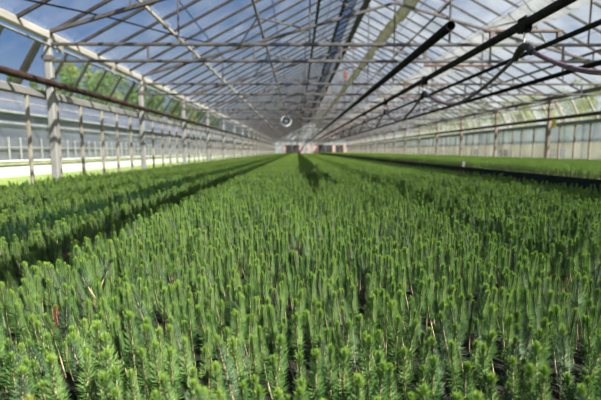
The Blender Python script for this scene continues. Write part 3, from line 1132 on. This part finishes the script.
def lib_add(i, me):
    o = bpy.data.objects.new('lib_%02d' % i, me)
    lib.objects.link(o)


for k in range(NV):
    lib_add(k, VARS[k][4])
TILE = .49


def tile(seed, lod):
    rr = random.Random(seed)
    mb = MB()
    for i in range(9):
        for j in range(9):
            if rr.random() < .04:
                continue
            q = TILE / 9
            x = -TILE / 2 + q * (i + .5) + rr.uniform(-.018, .018); y = -TILE / 2 + q * (j + .5) + rr.uniform(-.018, .018)
            H = .21 * (1 + rr.uniform(-.27, .18))
            grow(rr, H, (rr.uniform(-.03, .03), rr.uniform(-.03, .03)), .006, lod, mb, mb, mb, (0, 1, 2, 3), off=(x, y, 0))
    return mb.mesh('tray_of_seedlings', SM)


NM, NF = 5, 5
for k in range(NM):
    lib_add(NV + k, tile(100 + k, 1))
for k in range(NF):
    lib_add(NV + NM + k, tile(200 + k, 2))

pos, rot, scl, idx = [], [], [], []
for c in cand:
    if id(c) in ids:
        continue
    pos.append((c[0], c[1], BASE)); rot.append(c[4]); scl.append((c[2],) * 3); idx.append(c[3])
rnd = random.Random(21)


def lay(x0, nxt, w, y0, base, zs):
    y = y0 + w / 2
    while y < 77.9:
        for i in range(nxt):
            x = x0 + w * (i + .5)
            if abs(x) > .80 * y + 1.6:
                continue
            pos.append((x, y, base))
            rot.append(rnd.randrange(4) * pi / 2)
            s = w / TILE
            scl.append((s, s, zs * (1 + .07 * bed_noise(x, y) + rnd.uniform(-.04, .04))))
            idx.append(NV + rnd.randrange(NM) if y < 16 else NV + NM + rnd.randrange(NF))
        y += w


lay(NB0, 15, (NB1 - NB0) / 15, Y_SINGLE, BASE, 1.0)
lay(FB0, 10, (FB1 - FB0) / 10, 3.3, FBZ - .002, .88)

me = bpy.data.meshes.new('seedling_field')
me.from_pydata(pos, [], [])
a = me.attributes.new('rot', 'FLOAT_VECTOR', 'POINT'); a.data.foreach_set('vector', [q for r_ in rot for q in (0, 0, r_)])
a = me.attributes.new('scl', 'FLOAT_VECTOR', 'POINT'); a.data.foreach_set('vector', [q for s_ in scl for q in s_])
a = me.attributes.new('idx', 'INT', 'POINT'); a.data.foreach_set('value', idx)
for m_ in SM:
    me.materials.append(m_)
fld = link('seedling_field', me)
tag(fld, 'dense mass of spruce seedlings filling both beds back to the far wall', 'seedlings', None, 'stuff')
ng = bpy.data.node_groups.new('repeat_seedlings', 'GeometryNodeTree')
ng.interface.new_socket('Geometry', in_out='INPUT', socket_type='NodeSocketGeometry')
ng.interface.new_socket('Geometry', in_out='OUTPUT', socket_type='NodeSocketGeometry')
N = ng.nodes.new
gi, go = N('NodeGroupInput'), N('NodeGroupOutput')
ci = N('GeometryNodeCollectionInfo'); ci.inputs['Collection'].default_value = lib
ci.inputs['Separate Children'].default_value = True; ci.inputs['Reset Children'].default_value = True
mp = N('GeometryNodeMeshToPoints')
ip = N('GeometryNodeInstanceOnPoints'); ip.inputs['Pick Instance'].default_value = True


def named(nm, ty):
    n = N('GeometryNodeInputNamedAttribute'); n.data_type = ty; n.inputs['Name'].default_value = nm
    return n.outputs['Attribute']


L_ = ng.links.new
L_(gi.outputs[0], mp.inputs['Mesh']); L_(mp.outputs[0], ip.inputs['Points']); L_(ci.outputs[0], ip.inputs['Instance'])
L_(named('idx', 'INT'), ip.inputs['Instance Index'])
L_(named('rot', 'FLOAT_VECTOR'), ip.inputs['Rotation'])
L_(named('scl', 'FLOAT_VECTOR'), ip.inputs['Scale'])
L_(ip.outputs[0], go.inputs[0])
md = fld.modifiers.new('repeat', 'NODES'); md.node_group = ng

# ------------------------------------------------------------------ world, sun
w = bpy.data.worlds.new('sky'); scene.world = w; w.use_nodes = True
nt = w.node_tree
for n in list(nt.nodes):
    nt.nodes.remove(n)
out = nt.nodes.new('ShaderNodeOutputWorld'); bg = nt.nodes.new('ShaderNodeBackground')
tc = nt.nodes.new('ShaderNodeTexCoord')
sp = nt.nodes.new('ShaderNodeSeparateXYZ'); nt.links.new(tc.outputs['Generated'], sp.inputs[0])
gr = nt.nodes.new('ShaderNodeValToRGB')
gr.color_ramp.elements[0].position = 0.0; gr.color_ramp.elements[0].color = (.66, .76, .90, 1)
gr.color_ramp.elements[1].position = .75; gr.color_ramp.elements[1].color = (.05, .145, .42, 1)
e = gr.color_ramp.elements.new(.22); e.color = (.17, .34, .68, 1)
e = gr.color_ramp.elements.new(.40); e.color = (.085, .215, .54, 1)
nt.links.new(sp.outputs['Z'], gr.inputs[0])
# clouds: stretched noise on the sky dome, thicker to the right
mp = nt.nodes.new('ShaderNodeMapping'); mp.inputs['Scale'].default_value = (1.0, 1.0, 2.6)
nt.links.new(tc.outputs['Generated'], mp.inputs[0])
nz = nt.nodes.new('ShaderNodeTexNoise'); nz.inputs['Scale'].default_value = 2.6; nz.inputs['Detail'].default_value = 9; nz.inputs['Roughness'].default_value = .58
nt.links.new(mp.outputs[0], nz.inputs['Vector'])
ma = nt.nodes.new('ShaderNodeMath'); ma.operation = 'MULTIPLY_ADD'; ma.inputs[1].default_value = .55
nt.links.new(sp.outputs['X'], ma.inputs[0]); nt.links.new(nz.outputs['Fac'], ma.inputs[2])
cr = nt.nodes.new('ShaderNodeValToRGB')
cr.color_ramp.elements[0].position = .56; cr.color_ramp.elements[0].color = (0, 0, 0, 1)
cr.color_ramp.elements[1].position = .80; cr.color_ramp.elements[1].color = (.92, .92, .92, 1)
nt.links.new(ma.outputs[0], cr.inputs[0])
mx = nt.nodes.new('ShaderNodeMix'); mx.data_type = 'RGBA'
nt.links.new(cr.outputs[0], mx.inputs[0]); nt.links.new(gr.outputs[0], mx.inputs[6]); mx.inputs[7].default_value = (.86, .89, .93, 1)
nt.links.new(mx.outputs[2], bg.inputs[0]); bg.inputs[1].default_value = .82
nt.links.new(bg.outputs[0], out.inputs[0])

sd = bpy.data.lights.new('sun', 'SUN'); sd.energy = 15.5; sd.angle = radians(.6); sd.color = (1, .95, .85)
so = bpy.data.objects.new('sun', sd); COL.objects.link(so)
so.rotation_euler = Vector((-.64, .62, -1)).to_track_quat('-Z', 'Y').to_euler()
so.location = (20, -10, 25)

# ------------------------------------------------------------------ camera
cd = bpy.data.cameras.new('camera'); cam = bpy.data.objects.new('camera', cd); COL.objects.link(cam)
cd.sensor_width = 36; cd.lens = 36 * F_PX / 601
cam.location = (0, 0, CAM_Z)
cam.rotation_euler = (pi / 2 - PITCH, 0, -YAW)
cd.clip_start = .02; cd.clip_end = 500
cd.dof.use_dof = True; cd.dof.focus_distance = 1.38; cd.dof.aperture_fstop = 2.7
scene.camera = cam

vs_ = scene.view_settings
vs_.view_transform = 'Standard'; vs_.look = 'None'; vs_.gamma = 1; vs_.use_curve_mapping = False
vs_.exposure = 0.0
scene.cycles.transparent_max_bounces = 24
scene.cycles.max_bounces = 8
scene.cycles.filter_width = 1.0
